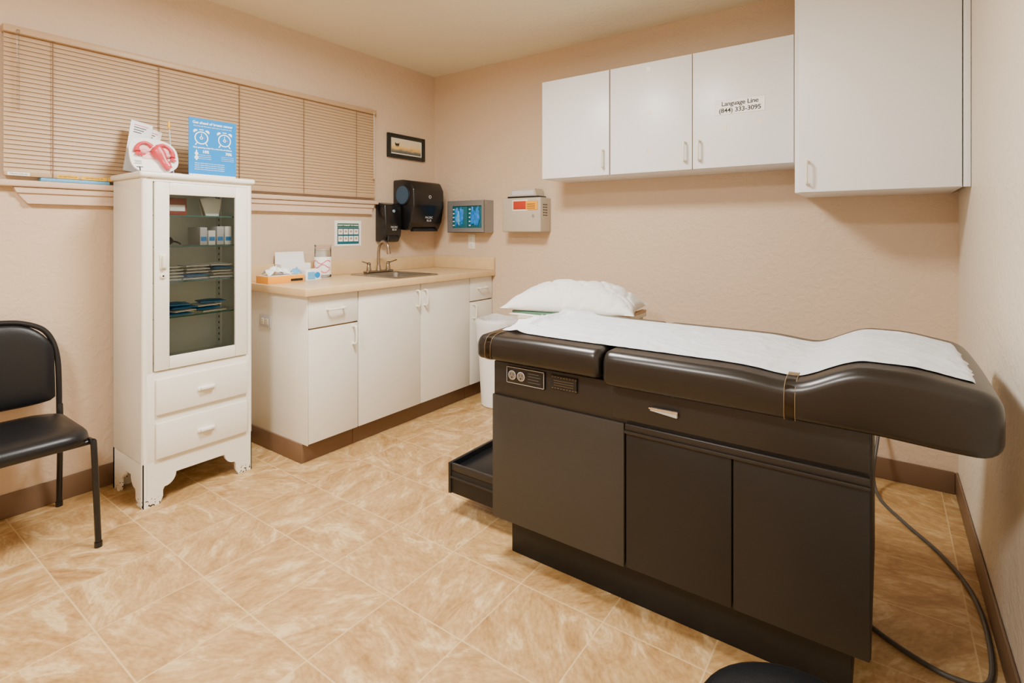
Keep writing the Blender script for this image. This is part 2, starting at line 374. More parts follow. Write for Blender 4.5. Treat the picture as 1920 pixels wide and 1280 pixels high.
for yy in(Y0,Y1):
    b.cyl((X1-.012,yy+(.010 if yy<1 else -.010),.0),(X1-.012,yy+(.010 if yy<1 else -.010),1.43),.0135,e,seg=20)
b.done('body',mc)
B().box((X0-.0,Y0-.014,1.43),(X1+.014,Y1+.014,1.456),e,.010,4).done('cabinet_top',mc)
d=B()
dx0,dx1=X1-.010,X1+.008
for lo,hi in(((dx0,.958,.584),(dx1,1.016,1.413)),((dx0,1.306,.584),(dx1,1.363,1.413)),((dx0,1.016,.584),(dx1,1.306,.640)),((dx0,1.016,1.360),(dx1,1.306,1.413))):
    d.box(lo,hi,e,.003)
door=d.done('door',mc)
B().quad([(X1-.002,1.010,.632),(X1-.002,1.312,.632),(X1-.002,1.312,1.366),(X1-.002,1.010,1.366)],M['glass']).done('glass_pane',door)
B().box((dx1,.982,1.035),(dx1+.020,.998,1.09),M['handle'],.004).box((dx1,.976,1.03),(dx1+.006,1.004,1.095),M['handle'],.002).done('door_latch',door)
B().cyl((dx1,.988,1.0),(dx1+.008,.988,1.0),.011,M['handle'],bev=.002).cyl((dx1+.008,.988,1.0),(dx1+.009,.988,1.0),.004,M['ink']).done('keyhole',door)
for z0,z1,zh in((.392,.548,.468),(.200,.356,.275)):
    dr=box('drawer',(X1+.001,.962,z0),(X1+.014,1.362,z1),e,mc,.004)
    B().box((X1+.014,1.128,zh-.008),(X1+.022,1.205,zh+.008),M['sheet'],.003).box((X1+.020,1.138,zh-.004),(X1+.036,1.195,zh+.010),M['sheet'],.004).done('drawer_handle',dr,label='white drawer pull')
for z in(1.27,1.13,.97,.81):
    B().quad([(X0+.015,Y0+.032,z-.001),(X1-.026,Y0+.032,z-.001),(X1-.026,Y1-.032,z-.001),(X0+.015,Y1-.032,z-.001)],M['shelfglass']).box((X1-.0262,Y0+.032,z-.006),(X1-.025,Y1-.032,z),M['shelfedge']).done('shelf',mc,label='glass shelf')
# contents
B().box((-2.76,1.035,1.2705),(-2.66,1.115,1.350),M['rust'],.002).box((-2.6598,1.043,1.290),(-2.6592,1.107,1.318),M['sheet']).done('supply_carton',label='reddish brown cardboard carton on glass shelf',cat='box')
for k in range(3):
    xf=Matrix.Translation((-2.70-.022*k,1.245,1.271))@Matrix.Rotation(math.radians(-10),4,'Y')
    B().prism([(0,-.030,0),(0,.030,0),(0,.050-.004*k,.085),(0,.0,.092),(0,-.050+.006*k,.082)],(.006,0,0),M['rubber'] if k%2 else M['wrap'],xf=xf).done('paper_packet',label='tan paper packet standing on glass shelf' if k%2 else 'white paper packet standing on glass shelf',cat='packet',group='paper packets on the top shelf')
B().sph((-2.68,1.035,1.1525),(.022,.03,.022),M['black']).tube([(-2.68,1.06,1.152),(-2.70,1.09,1.145),(-2.74,1.12,1.137)],.004,M['black']).done('bulb_syringe',label='black rubber bulb with short hose',cat='bulb')
for i,(yy,h) in enumerate(((1.185,.085),(1.223,.07),(1.262,.09),(1.300,.09))):
    b=B().box((-2.78,yy-.016,1.1305),(-2.65,yy+.016,1.1305+h),M['sheet'] if i%2 else M['greyp'],.002).box((-2.6498,yy-.013,1.15),(-2.6492,yy+.013,1.17),M['bluewrap'])
    b.done('supply_box',label='small white cardboard supply box on glass shelf',cat='box',group='supply boxes in the cabinet')
def packet(x,y,z,sx,sy,rz,m,label,grp):
    rot=Matrix.Translation((x,y,z))@Matrix.Rotation(rz,4,'Z')
    t=bmesh.new();bmesh.ops.create_grid(t,x_segments=8,y_segments=8,size=.5)
    for v in t.verts:
        e2=(1-(2*v.co.x)**2)*(1-(2*v.co.y)**2);v.co=V((v.co.x*sx,v.co.y*sy,.006+.007*e2+.002*noise.noise(V((v.co.x*3+x*30,v.co.y*3,y*9)))))
    r=bmesh.ops.extrude_face_region(t,geom=t.faces[:]);
    for v in [g for g in r['geom'] if isinstance(g,bmesh.types.BMVert)]:v.co.z-=.005
    bmesh.ops.recalc_face_normals(t,faces=t.faces[:])
    B().merge(t,m,rot).done('sterile_packet',label=label,cat='packet',group=grp)
for i in range(15):
    packet(-2.685+random.uniform(-.012,.008),1.035+.115*(i%3)+random.uniform(-.008,.008),.972+.0145*(i//3),.10,.10,random.uniform(-.2,.2),M['wrap'] if i not in(4,11) else M['bluewrap'],'white sterile wrapped packet in a loose pile' if i not in(4,11) else 'blue sterile wrapped packet in a loose pile','sterile packets on the middle shelf')
for i in range(8):
    packet(-2.685+random.uniform(-.012,.008),1.08+.13*(i%2)+random.uniform(-.02,.02),.812+.0145*(i//2),.10,.11,random.uniform(-.2,.2),M['wrap'] if i in(1,2,5) else M['bluewrap'],'white sterile packet on glass shelf' if i in(1,2,5) else 'blue sterile packet on glass shelf','sterile packets on the lower shelf')
for i in range(3):
    packet(-2.69,1.045,.587+.0145*i,.10,.09,.2*i,M['bluewrap'] if i==0 else M['wrap'],'sterile packet lying on the cabinet bottom','sterile packets on the cabinet bottom')
# ---------------------------------------------------------------- things on the cabinet
ZT=1.4565
sg=E('breast_cancer_sign',(-2.72,1.26,ZT),'bright blue printed cardboard sign standing on the cabinet','sign')
box('sign_card',(-2.722,1.148,ZT),(-2.719,1.372,ZT+.29),M['blue'],sg,0)
box('sign_foot',(-2.76,1.16,ZT),(-2.70,1.36,ZT+.004),M['sheet'],sg,0)
box('sign_border',(-2.7189,1.15,ZT+.004),(-2.7185,1.37,ZT+.018),M['inkw'],sg,0)
xs=-2.7185
text('Get ahead of breast cancer',.02,(xs,1.26,ZT+.268),'L',M['inkw'],sg,width=.19,bold=.02)
text('Screening can find cancer early when it is easier to treat',.008,(xs,1.26,ZT+.252),'L',M['inkw'],sg,width=.18)
for yy in(1.205,1.315):
    b=B().ring((xs,yy,ZT+.195),.0265,.0315,M['inkw']).ring((xs,yy,ZT+.195),.0045,.0075,M['inkw'],seg=18)
    b.box((xs,yy-.0012,ZT+.203),(xs+.0005,yy+.0012,ZT+.217),M['inkw']).box((xs,yy+.008,ZT+.1935),(xs+.0005,yy+.018,ZT+.196),M['pinkp'])
    for s_ in(-1,1):
        b.prism([(xs,yy+s_*(.026+.011*math.cos(q)),ZT+.224+.011*math.sin(q)) for q in [math.pi*k/8-.6 for k in range(9)]],(.0005,0,0),M['inkw'])
        b.prism([(xs,yy+s_*.018,ZT+.170),(xs,yy+s_*.023,ZT+.170),(xs,yy+s_*.030,ZT+.158),(xs,yy+s_*.025,ZT+.158)],(.0005,0,0),M['inkw'])
    b.box((xs,yy-.010,ZT+.2325),(xs+.0005,yy+.010,ZT+.2365),M['inkw']);b.done('alarm_clock_picture',sg)
text('Stop guessing today! It\'s a first line of defense.',.010,(xs,1.26,ZT+.148),'L',M['inkw'],sg,width=.185,bold=.02)
for yy,s_ in((1.225,'10%'),(1.335,'70%')):
    text(s_,.019,(xs,yy,ZT+.128),'L',M['inkw'],sg,bold=.03)
    for k in range(3):text('of women who are screened',.006,(xs,yy-.005,ZT+.112-.009*k),'L',M['inkw'],sg,width=.06)
b=B().box((xs,1.180,ZT+.085),(xs+.0005,1.185,ZT+.135),M['inkw']).ring((xs,1.1825,ZT+.098),.005,.009,M['inkw'],seg=16).ring((xs,1.1825,ZT+.118),.004,.008,M['inkw'],seg=16);b.done('ribbon_picture',sg)
for k in range(4):text('Ask your doctor about an exam and a mammogram',.006,(xs,1.245,ZT+.072-.010*k),'L',M['inkw'],sg,width=.14)
# anatomical model
am=E('anatomy_model',(-2.74,1.03,ZT),'pink anatomical pelvic model on a white stand','model')
rt=Matrix.Translation((-2.745,1.02,ZT+.004))@Matrix.Rotation(math.radians(-18),4,'Y')
pl=[]
for i in range(28):
    a=2*math.pi*i/28;c_=math.cos(a);s_=math.sin(a)
    pl.append((0,(abs(c_)**.7*math.copysign(1,c_))*.100,.088+(abs(s_)**.7*math.copysign(1,s_))*.085*(1-.12*c_)))
B().prism(pl,(.008,0,0),M['sheet'],xf=rt).done('display_plate',am)
B().box((-2.755,.935,ZT),(-2.68,1.105,ZT+.010),M['greyp'],.004,3).done('stand_base',am)
def lp(y,z,x=.018):return rt@V((x,y,z))
b=B()
b.tube([lp(.0,.120,.022),lp(.008,.105,.026),lp(.016,.085,.028),lp(.026,.060,.026),lp(.036,.042,.026),lp(.048,.020,.024)],.02,M['organ'],rad=[.018,.027,.025,.016,.019,.015],seg=18)
b.tube([lp(-.008,.128),lp(-.030,.145),lp(-.055,.138),lp(-.070,.118),lp(-.072,.098)],.01,M['organ'],rad=[.010,.007,.007,.009,.015],seg=12)
b.tube([lp(.012,.130),lp(.040,.142),lp(.064,.128),lp(.074,.105),lp(.070,.082)],.01,M['organ'],rad=[.010,.007,.007,.009,.014],seg=12)
for k in range(5):
    b.tube([lp(-.072+.002*k,.098),lp(-.080+.008*k,.080-.003*(k%2),.022)],.003,M['organ'],seg=6,smooth=0)
    b.tube([lp(.070,.082),lp(.060+.006*k,.064-.003*(k%2),.022)],.003,M['organ'],seg=6,smooth=0)
b.done('pelvic_organs',am,label='pink uterus and tubes')
b=B()
b.sph(lp(-.046,.098,.022),(.012,.015,.011),M['organp']).sph(lp(.048,.088,.022),(.012,.014,.011),M['organp'])
b.tube([lp(-.018,.110),lp(-.036,.100)],.004,M['organp'],seg=8,smooth=0).tube([lp(.022,.110),lp(.040,.092)],.004,M['organp'],seg=8,smooth=0)
b.tube([lp(.006,.112,.050),lp(.016,.086,.053),lp(.030,.055,.042),(lp(.044,.028,.040))],.005,M['organp'],seg=10)
b.prism([(.0082,-.065,.13),(.0082,.065,.13),(.0082,.055,.07),(.0082,-.05,.07)],(.004,0,0),M['organp'],xf=rt)
b.done('ovaries',am,label='pale pink ovaries and ligament')
b=B()
for k,(yy,zz,w_) in enumerate(((-.07,.055,.03),(-.068,.048,.025),(-.07,.041,.03))):
    b.box((.0085,yy-w_/2,zz),(.009,yy+w_/2,zz+.002),M['ink'],xf=rt)
b.box((.0085,-.078,.024),(.009,-.052,.028),M['ink'],xf=rt).box((.0085,-.068,.008),(.009,-.063,.028),M['ink'],xf=rt)
b.done('printed_caption',am)
for i,(yy,zz,an) in enumerate(((.965,.21,-.30),(.995,.19,-.42))):
    rt2=Matrix.Translation((-2.845-.012*i,yy,ZT+.002))@Matrix.Rotation(math.radians(-8),4,'Y')@Matrix.Rotation(an*.6,4,'X')
    b=B().box((0,-.045,.012),(.002,.045,zz+.05),M['sheet'] if i else M['greyp'],xf=rt2)
    for k in range(4):b.box((.0021,-.03,zz+.03-.012*k),(.0026,.028-.008*k,zz+.034-.012*k),M['pinkp'] if k==0 else M['ink'],xf=rt2)
    b.done('leaflet',label='white printed leaflet leaning behind the model',cat='leaflet',group='leaflets on the cabinet')
B().tube([(-2.82,1.125,ZT+.0),(-2.815,1.11,ZT+.12),(-2.81,1.10,ZT+.23)],.003,M['greyp'],seg=10).sph((-2.81,1.0985,ZT+.25),(.006,.006,.022),M['yellow']).cyl((-2.82,1.125,ZT),(-2.82,1.125,ZT+.006),.02,M['greyp']).done('swab_stick',label='thin grey stick with yellow green tip',cat='stick')
# ---------------------------------------------------------------- base cabinets
FXf=-2.415
def base_unit(y0,y1,fronts,label,endpanel=False):
    u=E('base_cabinet',(-2.70,(y0+y1)/2,0),label,'cabinet')
    b=B();x0=-2.985
    b.box((x0,y0+.001,.10),(FXf,y0+.017,.864),M['lowwhite']).box((x0,y1-.017,.10),(FXf,y1-.001,.864),M['lowwhite'])
    b.box((x0,y0+.017,.10),(FXf,y1-.017,.116),M['lowwhite']).box((x0,y0+.017,.116),(x0+.006,y1-.017,.864),M['lowwhite'])
    b.box((FXf-.018,y0+.001,.84),(FXf,y1-.001,.864),M['tanedge']).box((FXf-.018,y0+.001,.10),(FXf,y0+.02,.864),M['tanedge']).box((FXf-.018,y1-.02,.10),(FXf,y1-.001,.864),M['tanedge']).box((FXf-.018,y0+.001,.10),(FXf,y1-.001,.12),M['tanedge'])
    if len(fronts)>1 and fronts[0][0]=='drawer': b.box((FXf-.018,y0+.001,.685),(FXf,y1-.001,.705),M['tanedge'])
    if endpanel: b.box((x0,y0-.0,.10),(FXf+.016,y0+.004,.864),M['lowwhite'],.001)
    b.done('body',u)
    box('toe_kick',(x0,y0-(.006 if endpanel else -.001),0),(-2.445,y1-.001,.10),M['brown'],u,.003)
    for k,a0,a1,z0,z1,hc,ax in fronts:
        p=B().box((FXf+.001,a0,z0),(FXf+.006,a1,z1),M['tanedge']).box((FXf+.006,a0+.001,z0+.001),(FXf+.018,a1-.001,z1-.001),M['lowwhite'],.0015).done(k,u)
        pull((FXf+.018,hc[0],hc[1]),ax,.095,(1,0,0),M['handle'],p)
    return u
base_unit(1.572,1.886,[('drawer',1.577,1.884,.697,.862,(1.735,.785),(0,1,0)),('door',1.577,1.884,.105,.690,(1.852,.625),(0,0,1))],'white laminate base cabinet with one drawer and door',endpanel=True)
base_unit(1.886,2.852,[('door',1.889,2.367,.105,.862,(2.335,.775),(0,0,1)),('door',2.371,2.849,.105,.862,(2.402,.775),(0,0,1))],'white laminate sink base cabinet with two doors')
base_unit(2.852,3.111,[('drawer',2.855,3.108,.697,.862,(2.985,.785),(0,1,0)),('door',2.855,3.108,.105,.690,(2.89,.625),(0,0,1))],'narrow white laminate base cabinet in the room corner')
# worktop
HX0,HX1,HY0,HY1=-2.885,-2.445,2.22,2.57
ct=E('countertop',(-2.68,2.33,.865),'tan speckled laminate countertop with low backsplash','countertop')
b=B();za,zb_=.865,.905
b.box((-2.988,1.545,za),(HX0,3.111,zb_),M['lam']).box((HX1,1.545,za),(-2.375,3.111,zb_),M['lam'])
b.box((HX0,1.545,za),(HX1,HY0,zb_),M['lam']).box((HX0,HY1,za),(HX1,3.111,zb_),M['lam'])
b.box((-2.377,1.543,za),(-2.367,3.111,zb_+.001),M['lam'],.004,3).box((-2.988,1.540,za),(-2.367,1.547,zb_+.001),M['lam'],.003,3)
b.done('worktop',ct)
B().box((-2.988,1.545,zb_+.0005),(-2.968,3.111,1.0),M['lam'],.003).box((-2.968,3.091,zb_+.0005),(-2.368,3.111,1.0),M['lam'],.003).done('backsplash',ct)
sk=E('sink',(-2.665,2.395,.905),'small stainless steel drop-in sink in the countertop','sink')
def rr(x0,x1,y0,y1,z,r,n=5):
    pts=[]
    for cx,cy,a0 in((x1-r,y1-r,0),(x0+r,y1-r,90),(x0+r,y0+r,180),(x1-r,y0+r,270)):
        for i in range(n+1):
            a=math.radians(a0+90*i/n);pts.append(V((cx+r*math.cos(a),cy+r*math.sin(a),z)))
    return pts
S=[rr(-2.905,-2.430,2.205,2.585,.9062,.03),rr(-2.900,-2.434,2.21,2.58,.911,.03),rr(-2.83,-2.458,2.235,2.555,.911,.04),rr(-2.825,-2.463,2.24,2.55,.905,.04),rr(-2.82,-2.470,2.247,2.543,.80,.045),rr(-2.80,-2.49,2.265,2.525,.775,.05),rr(-2.70,-2.62,2.36,2.44,.770,.03)]
B().loops(S,M['steel'],cap=False).loops([S[-1],[V((p.x,p.y,.7695)) for p in S[-1]]],M['steel']).done('basin',sk)
B().cyl((-2.66,2.40,.7706),(-2.66,2.40,.774),.03,M['chrome'],bev=.001).cyl((-2.66,2.40,.7741),(-2.66,2.40,.775),.014,M['ink']).done('drain',sk)
fc=E('faucet',(-2.868,2.43,.911),'satin nickel gooseneck faucet with two lever handles','faucet')
fx,fy,fz=-2.868,2.43,.9112
B().box((fx-.026,fy-.115,fz),(fx+.026,fy+.115,fz+.014),M['nickel'],.010,4).done('faucet_base',fc)
B().cyl((fx,fy,fz+.012),(fx,fy,fz+.05),.019,M['nickel'],r2=.013).tube([(fx,fy,fz+.04),(fx,fy,fz+.13),(fx+.012,fy,fz+.185),(fx+.05,fy,fz+.213),(fx+.092,fy,fz+.19),(fx+.103,fy,fz+.145)],.011,M['nickel'],seg=16).cyl((fx+.102,fy,fz+.15),(fx+.104,fy,fz+.128),.0135,M['nickel']).done('spout',fc)
for s_ in(-1,1):
    yy=fy+s_*.085
    B().cyl((fx,yy,fz+.012),(fx,yy,fz+.055),.018,M['nickel'],r2=.012,bev=.002).sph((fx,yy,fz+.06),(.014,.014,.012),M['nickel']).tube([(fx,yy,fz+.062),(fx+.01,yy+s_*.03,fz+.070),(fx+.015,yy+s_*.065,fz+.080)],.006,M['nickel'],rad=[.009,.006,.008],flat=.6).done('faucet_handle',fc)
# outlets
def outlet(c,face,label):
    o=E('outlet',c,label,'outlet');c=V(c);m3=FX[face]
    X=Matrix.Translation(c)@m3.to_4x4()
    B().box((-.035,-.057,.0005),(.035,.057,.006),M['handle'],.002,xf=X).done('cover_plate',o)
    for s_ in(-1,1):
        b=B()
        b.box((-.016,s_*.021-.014,.006),(.016,s_*.021+.014,.0085),M['sheet'],.003,xf=X)
        b.box((-.008,s_*.021-.004,.0085),(-.006,s_*.021+.005,.0089),M['ink'],xf=X).box((.006,s_*.021-.004,.0085),(.008,s_*.021+.005,.0089),M['ink'],xf=X).cyl(X@V((0,s_*.021-.008,.0085)),X@V((0,s_*.021-.008,.0089)),.0022,M['ink'],seg=10)
        b.done('socket',o)
    return o
outlet((-2.595,YB-.0005,1.115),'B','cream duplex wall outlet above the countertop')
outlet((-.02,YB-.0005,.30),'B','cream duplex wall outlet with plugged cable')
o=E('outlet',(-2.79,1.5715,.70),'cream outlet mounted sideways on the cabinet end panel','outlet')
b=B().box((-2.847,1.5655,.665),(-2.733,1.571,.735),M['greyp'],.002);b.done('cover_plate',o)
for s_ in(-1,1):
    b=B()
    b.box((-2.79+s_*.021-.014,1.5630,.684),(-2.79+s_*.021+.014,1.5655,.716),M['handle'],.003)
    for q in(-1,1):b.box((-2.79+s_*.021-.005,1.5626,.70+q*.007-.001),(-2.79+s_*.021+.004,1.5630,.70+q*.007+.001),M['ink'])
    b.done('socket',o)
# counter items
ZK=.9055
gb=E('wipes_box',(-2.82,1.67,ZK),'orange cardboard box lying flat on countertop','box')
B().box((-2.88,1.565,ZK),(-2.755,1.785,ZK+.040),M['orange'],.002).box((-2.875,1.57,ZK+.040),(-2.76,1.78,ZK+.042),M['sheet']).done('carton',gb)
B().box((-2.7548,1.70,ZK+.006),(-2.7543,1.775,ZK+.020),M['ink']).done('dark_panel',gb)
tb=E('glove_box',(-2.90,1.80,ZK),'white open cardboard glove box with blue print','box')
B().box((-2.955,1.72,ZK),(-2.888,1.915,ZK+.095),M['sheet'],.002).done('carton',tb)
B().prism([(-2.955,1.72,ZK+.095),(-2.955,1.915,ZK+.095),(-2.962,1.91,ZK+.165),(-2.962,1.725,ZK+.165)],(.002,0,0),M['sheet']).done('lid',tb)
B().box((-2.8878,1.73,ZK+.01),(-2.8873,1.905,ZK+.03),M['bluew']).done('printed_caption',tb)
sb=E('tissue_box',(-2.79,1.86,ZK),'small white and blue box on the countertop','box')
B().box((-2.83,1.80,ZK),(-2.76,1.90,ZK+.065),M['sheet'],.002).box((-2.7598,1.81,ZK+.006),(-2.7594,1.86,ZK+.05),M['bluew']).cyl((-2.7598,1.875,ZK+.03),(-2.7593,1.875,ZK+.03),.018,M['blue'],seg=20).done('carton',sb)
def rid(p): return 1-abs(noise.noise(p))*2
def crumple(c,r,m,seed,name,label,cat,**k):
    t_=bmesh.new();bmesh.ops.create_grid(t_,x_segments=26,y_segments=26,size=1)
    for v in t_.verts:
        x,y=v.co.x,v.co.y;f=max(0,1-.55*(x*x+y*y))
        z=r[2]*(f*.5+.75*max(0,noise.noise(V((x*1.6+seed,y*1.6,seed)))+.25)*f+.35*max(0,rid(V((x*2+seed,y*2,3))))**4*f)
        v.co=V((x*r[0]*(1+.2*noise.noise(V((y*3,seed,0)))),y*r[1]*(1+.2*noise.noise(V((x*3,seed,5)))),max(.001,z)))
    lo=min(v.co.z for v in t_.verts)
    return B().merge(t_,m,Matrix.Translation(V(c)-V((0,0,lo-.0008)))).done(name,label=label,cat=cat,ang=40,**k)
crumple((-2.82,1.650,ZK+.0425),(.045,.070,.055),M['wrap'],1,'crumpled_tissue','crumpled white tissue on top of the box','tissue',group='tissues on the countertop')
crumple((-2.80,1.755,ZK+.0425),(.035,.022,.035),M['bluew'],4,'crumpled_tissue','crumpled pale blue tissue on top of the box','tissue',group='tissues on the countertop')
jr=E('jar',(-2.865,1.985,ZK),'clear plastic jar with white pink label','jar')
B().lathe((-2.865,1.985,ZK),[(.050,.004),(.050,.195),(.052,.198),(.052,.205)],M['plastic'],cap=False).cyl((-2.865,1.985,ZK),(-2.865,1.985,ZK+.004),.050,M['greyp']).done('jar_body',jr)
B().lathe((-2.865,1.985,ZK),[(.0508,.020),(.0512,.021),(.0512,.130),(.0508,.131)],M['sheet'],cap=False).done('jar_label',jr)
b=B()
for k,zz in enumerate((.045,.075,.100)):
    b.tube([(-2.865+.0522*math.cos(a),1.985+.0522*math.sin(a),ZK+zz+.010*math.sin((a+k)*4)) for a in [ -1.9+i*.13 for i in range(18)]],.0025,M['pinkp'],seg=8)
b.done('label_print',jr)
B().lathe((-2.865,1.985,ZK+.0045),[(.020,0),(.040,.002),(.046,.05),(.046,.14),(.044,.165),(.005,.172)],M['wrap']).done('jar_contents',jr)
# ---------------------------------------------------------------- wall things
ps=E('handwashing_poster',(XL+.001,2.265,1.097),'white handwashing notice with green header and picture grid','poster')
box('sheet',(XL+.001,2.16,1.095),(XL+.0025,2.375,1.268),M['sheet'],ps,0)
box('header_band',(XL+.0026,2.18,1.222),(XL+.0032,2.355,1.248),M['green'],ps,0);text("DON'T FORGET TO WASH",.018,(XL+.0035,2.2675,1.235),'L',M['inkw'],ps,width=.165,bold=.02)
b=B().box((XL+.0026,2.18,1.108),(XL+.003,2.357,1.221),M['teal'])
for i in range(4):
    for j in range(2):
        ya=2.185+i*.0425;zz=1.122+j*.048
        b.box((XL+.0031,ya+.002,zz+.004),(XL+.0034,ya+.038,zz+.040),M['sheet']).sph((XL+.0034,ya+.02,zz+.024),(.0006,.011,.008),M['rubber'],seg=10)
b.done('picture_grid',ps)
pf=E('framed_picture',(XL+.001,2.795,1.74),'small landscape print in dark frame','picture')
b=B();fa,fb,fc0,fd=2.605,2.985,1.742,1.922;w_=.030
for lo,hi in(((XL+.001,fa,fc0),(XL+.022,fa+w_,fd)),((XL+.001,fb-w_,fc0),(XL+.022,fb,fd)),((XL+.001,fa+w_,fc0),(XL+.022,fb-w_,fc0+w_)),((XL+.001,fa+w_,fd-w_),(XL+.022,fb-w_,fd))):b.box(lo,hi,M['frame'],.004)
b.done('frame',pf)
box('mat_board',(XL+.001,fa+.025,fc0+.025),(XL+.010,fb-.025,fd-.025),M['handle'],pf,0)
box('landscape_print',(XL+.010,fa+w_+.010,fc0+w_+.010),(XL+.0115,fb-w_-.010,fd-w_-.010),M['art'],pf,0)
b=B()
for s_ in(-1,1):
    b.prism([(XL+.0118,2.70+s_*.002,1.845),(XL+.0118,2.70+s_*.022,1.862),(XL+.0118,2.70+s_*.020,1.843),(XL+.0118,2.70+s_*.012,1.828)],(.0005,0,0),M['ink'])
b.box((XL+.0118,2.696,1.828),(XL+.0125,2.7045,1.855),M['ink']);b.done('butterfly_drawing',pf)
def sideprof(pts,y0,y1,bev=.012):
    t=bmesh.new();a=[t.verts.new((x,y0,z)) for x,z in pts];c=[t.verts.new((x,y1,z)) for x,z in pts];n=len(pts)
    for i in range(n):t.faces.new((a[i],a[(i+1)%n],c[(i+1)%n],c[i]))
    t.faces.new(a[::-1]);t.faces.new(c);bmesh.ops.recalc_face_normals(t,faces=t.faces[:])
    if bev:bmesh.ops.bevel(t,geom=t.edges[:],offset=bev,segments=3,profile=.5,affect='EDGES')
    return t
sd_=E('soap_dispenser',(XL+.06,2.575,1.12),'black plastic wall soap dispenser','dispenser')
w0=XL+.001
B().merge(sideprof([(w0,1.12),(w0+.075,1.115),(w0+.105,1.16),(w0+.115,1.25),(w0+.105,1.385),(w0,1.405)],2.50,2.655,.010),M['black']).done('housing',sd_)
B().box((w0+.085,2.525,1.125),(w0+.112,2.63,1.165),M['blackm'],.006,3).done('push_bar',sd_)
B().cyl((w0+.108,2.578,1.34),(w0+.1135,2.578,1.34),.010,M['greyp'],seg=20).cyl((w0+.1135,2.578,1.34),(w0+.114,2.578,1.34),.007,M['blue'],seg=16).done('round_emblem',sd_)
text('PACIFIC\nBLUE',.018,(w0+.1165,2.578,1.215),'L',M['greyp'],sd_)
td=E('towel_dispenser',(XL+.11,2.82,1.2),'large black plastic wall paper towel dispenser','dispenser')
B().merge(sideprof([(w0,1.215),(w0+.12,1.200),(w0+.17,1.205),(w0+.20,1.26),(w0+.225,1.38),(w0+.222,1.50),(w0+.19,1.56),(w0+.10,1.575),(w0,1.575)],2.665,2.985,.014),M['black']).done('housing',td)
B().cyl((w0+.11,2.664,1.46),(w0+.11,2.659,1.46),.078,M['blackm'],seg=36,bev=.002).cyl((w0+.11,2.659,1.46),(w0+.11,2.6575,1.46),.066,M['smoke'],seg=36).done('side_window',td)
B().box((w0+.15,2.70,1.193),(w0+.19,2.95,1.215),M['blackm'],.004).done('paper_slot',td)
B().cyl((w0+.220,2.83,1.45),(w0+.2255,2.83,1.45),.012,M['greyp'],seg=20).cyl((w0+.2255,2.83,1.45),(w0+.226,2.83,1.45),.008,M['black'],seg=16).done('round_emblem',td)
text('PACIFIC\nBLUE',.022,(w0+.214,2.83,1.285),'L',M['greyp'],td)
gh=E('glove_box_holder',(-2.57,3.05,1.18),'stainless steel wall holder with glove boxes inside','holder')
gx0,gx1,gy0,gy1,gz0,gz1=-2.745,-2.385,3.0,YB-.001,1.185,1.425
b=B()
for lo,hi in(((gx0,gy0,gz0),(gx0+.050,gy0+.003,gz1)),((gx1-.025,gy0,gz0),(gx1,gy0+.003,gz1)),((gx0+.050,gy0,gz0),(gx1-.025,gy0+.003,gz0+.035)),((gx0+.050,gy0,gz1-.040),(gx1-.025,gy0+.003,gz1)),((gx0,gy1-.003,gz0),(gx1,gy1,gz1)),((gx0,gy0,gz0),(gx0+.003,gy1,gz1)),((gx1-.003,gy0,gz0),(gx1,gy1,gz1)),((gx0,gy0,gz0),(gx1,gy1,gz0+.003))):b.box(lo,hi,M['sheetsteel'])
b.done('steel_bracket',gh)
mx_=(gx0+gx1)/2+.01
for k,(a0,a1) in enumerate(((gx0+.006,mx_-.002),(mx_+.002,gx1-.006))):
    g2=E('disposable_glove_box',((a0+a1)/2,3.05,gz0+.004),'teal cardboard glove box with blue gloves','box',group='glove boxes in the holder')
    b=B().box((a0,gy0+.010,gz0+.004),(a1,gy1-.006,gz1-.006),M['teal'],.003)
    cx_=(a0+a1)/2+(.012 if k==0 else -.005)
    for q in range(5):b.box((cx_-.062,gy0+.0094,1.235+.03*q),(cx_-.046,gy0+.0099,1.243+.03*q),M['inkw'])
    b.done('carton',g2)
    b=B()
    for q in range(3):
        t_=bmesh.new();bmesh.ops.create_icosphere(t_,subdivisions=4,radius=1)
        for v in t_.verts:
            kk=.85+.6*noise.noise(v.co*2+V((k*20+3+q*7,0,0)))+.2*abs(noise.noise(v.co*5));v.co=V((v.co.x*.020*kk,v.co.y*.011*kk,v.co.z*(.062,.052,.068)[q]*kk))
        b.merge(t_,M['glove'] if not(q==1 and k==0) else M['bluew'],Matrix.Translation((cx_+(-.024,0,.022)[q],gy0+.006,1.305+(.0,-.012,.004)[q])))
    b.done('blue_gloves',g2,ang=60)
sc=E('sharps_container',(-2.045,3.04,1.19),'beige locking wall cabinet for sharps container','container')
sx0,sx1,sy0=-2.205,-1.885,2.975
B().box((sx0,sy0,1.19),(sx1,YB-.001,1.425),M['beige'],.008,3).done('housing',sc)
b=B().prism([(sx0+.05,sy0+.02,1.425),(sx1-.04,sy0+.02,1.425),(sx1-.06,sy0+.02,1.487),(sx0+.07,sy0+.02,1.487)],(0,.10,0),M['beige']);b.box((sx0+.04,sy0+.01,1.425),(sx1-.03,sy0+.125,1.437),M['blackm'],.002).box((sx0+.075,sy0+.0175,1.445),(sx1-.065,sy0+.0198,1.475),M['greyp']);b.done('drop_lid',sc)
B().box((sx0+.09,sy0-.002,1.335),(sx1-.10,sy0,1.412),M['handle'],.001).box((sx0+.10,sy0-.004,1.345),(sx1-.11,sy0-.002,1.402),M['red'],.001).done('red_window',sc)
b=B().box((sx1-.115,sy0-.005,1.342),(sx1-.02,sy0-.0042,1.402),M['orange'])
for k in range(3):b.box((sx1-.105,sy0-.0054,1.350+.014*k),(sx1-.04,sy0-.005,1.354+.014*k),M['ink'])
b.done('hazard_label',sc)
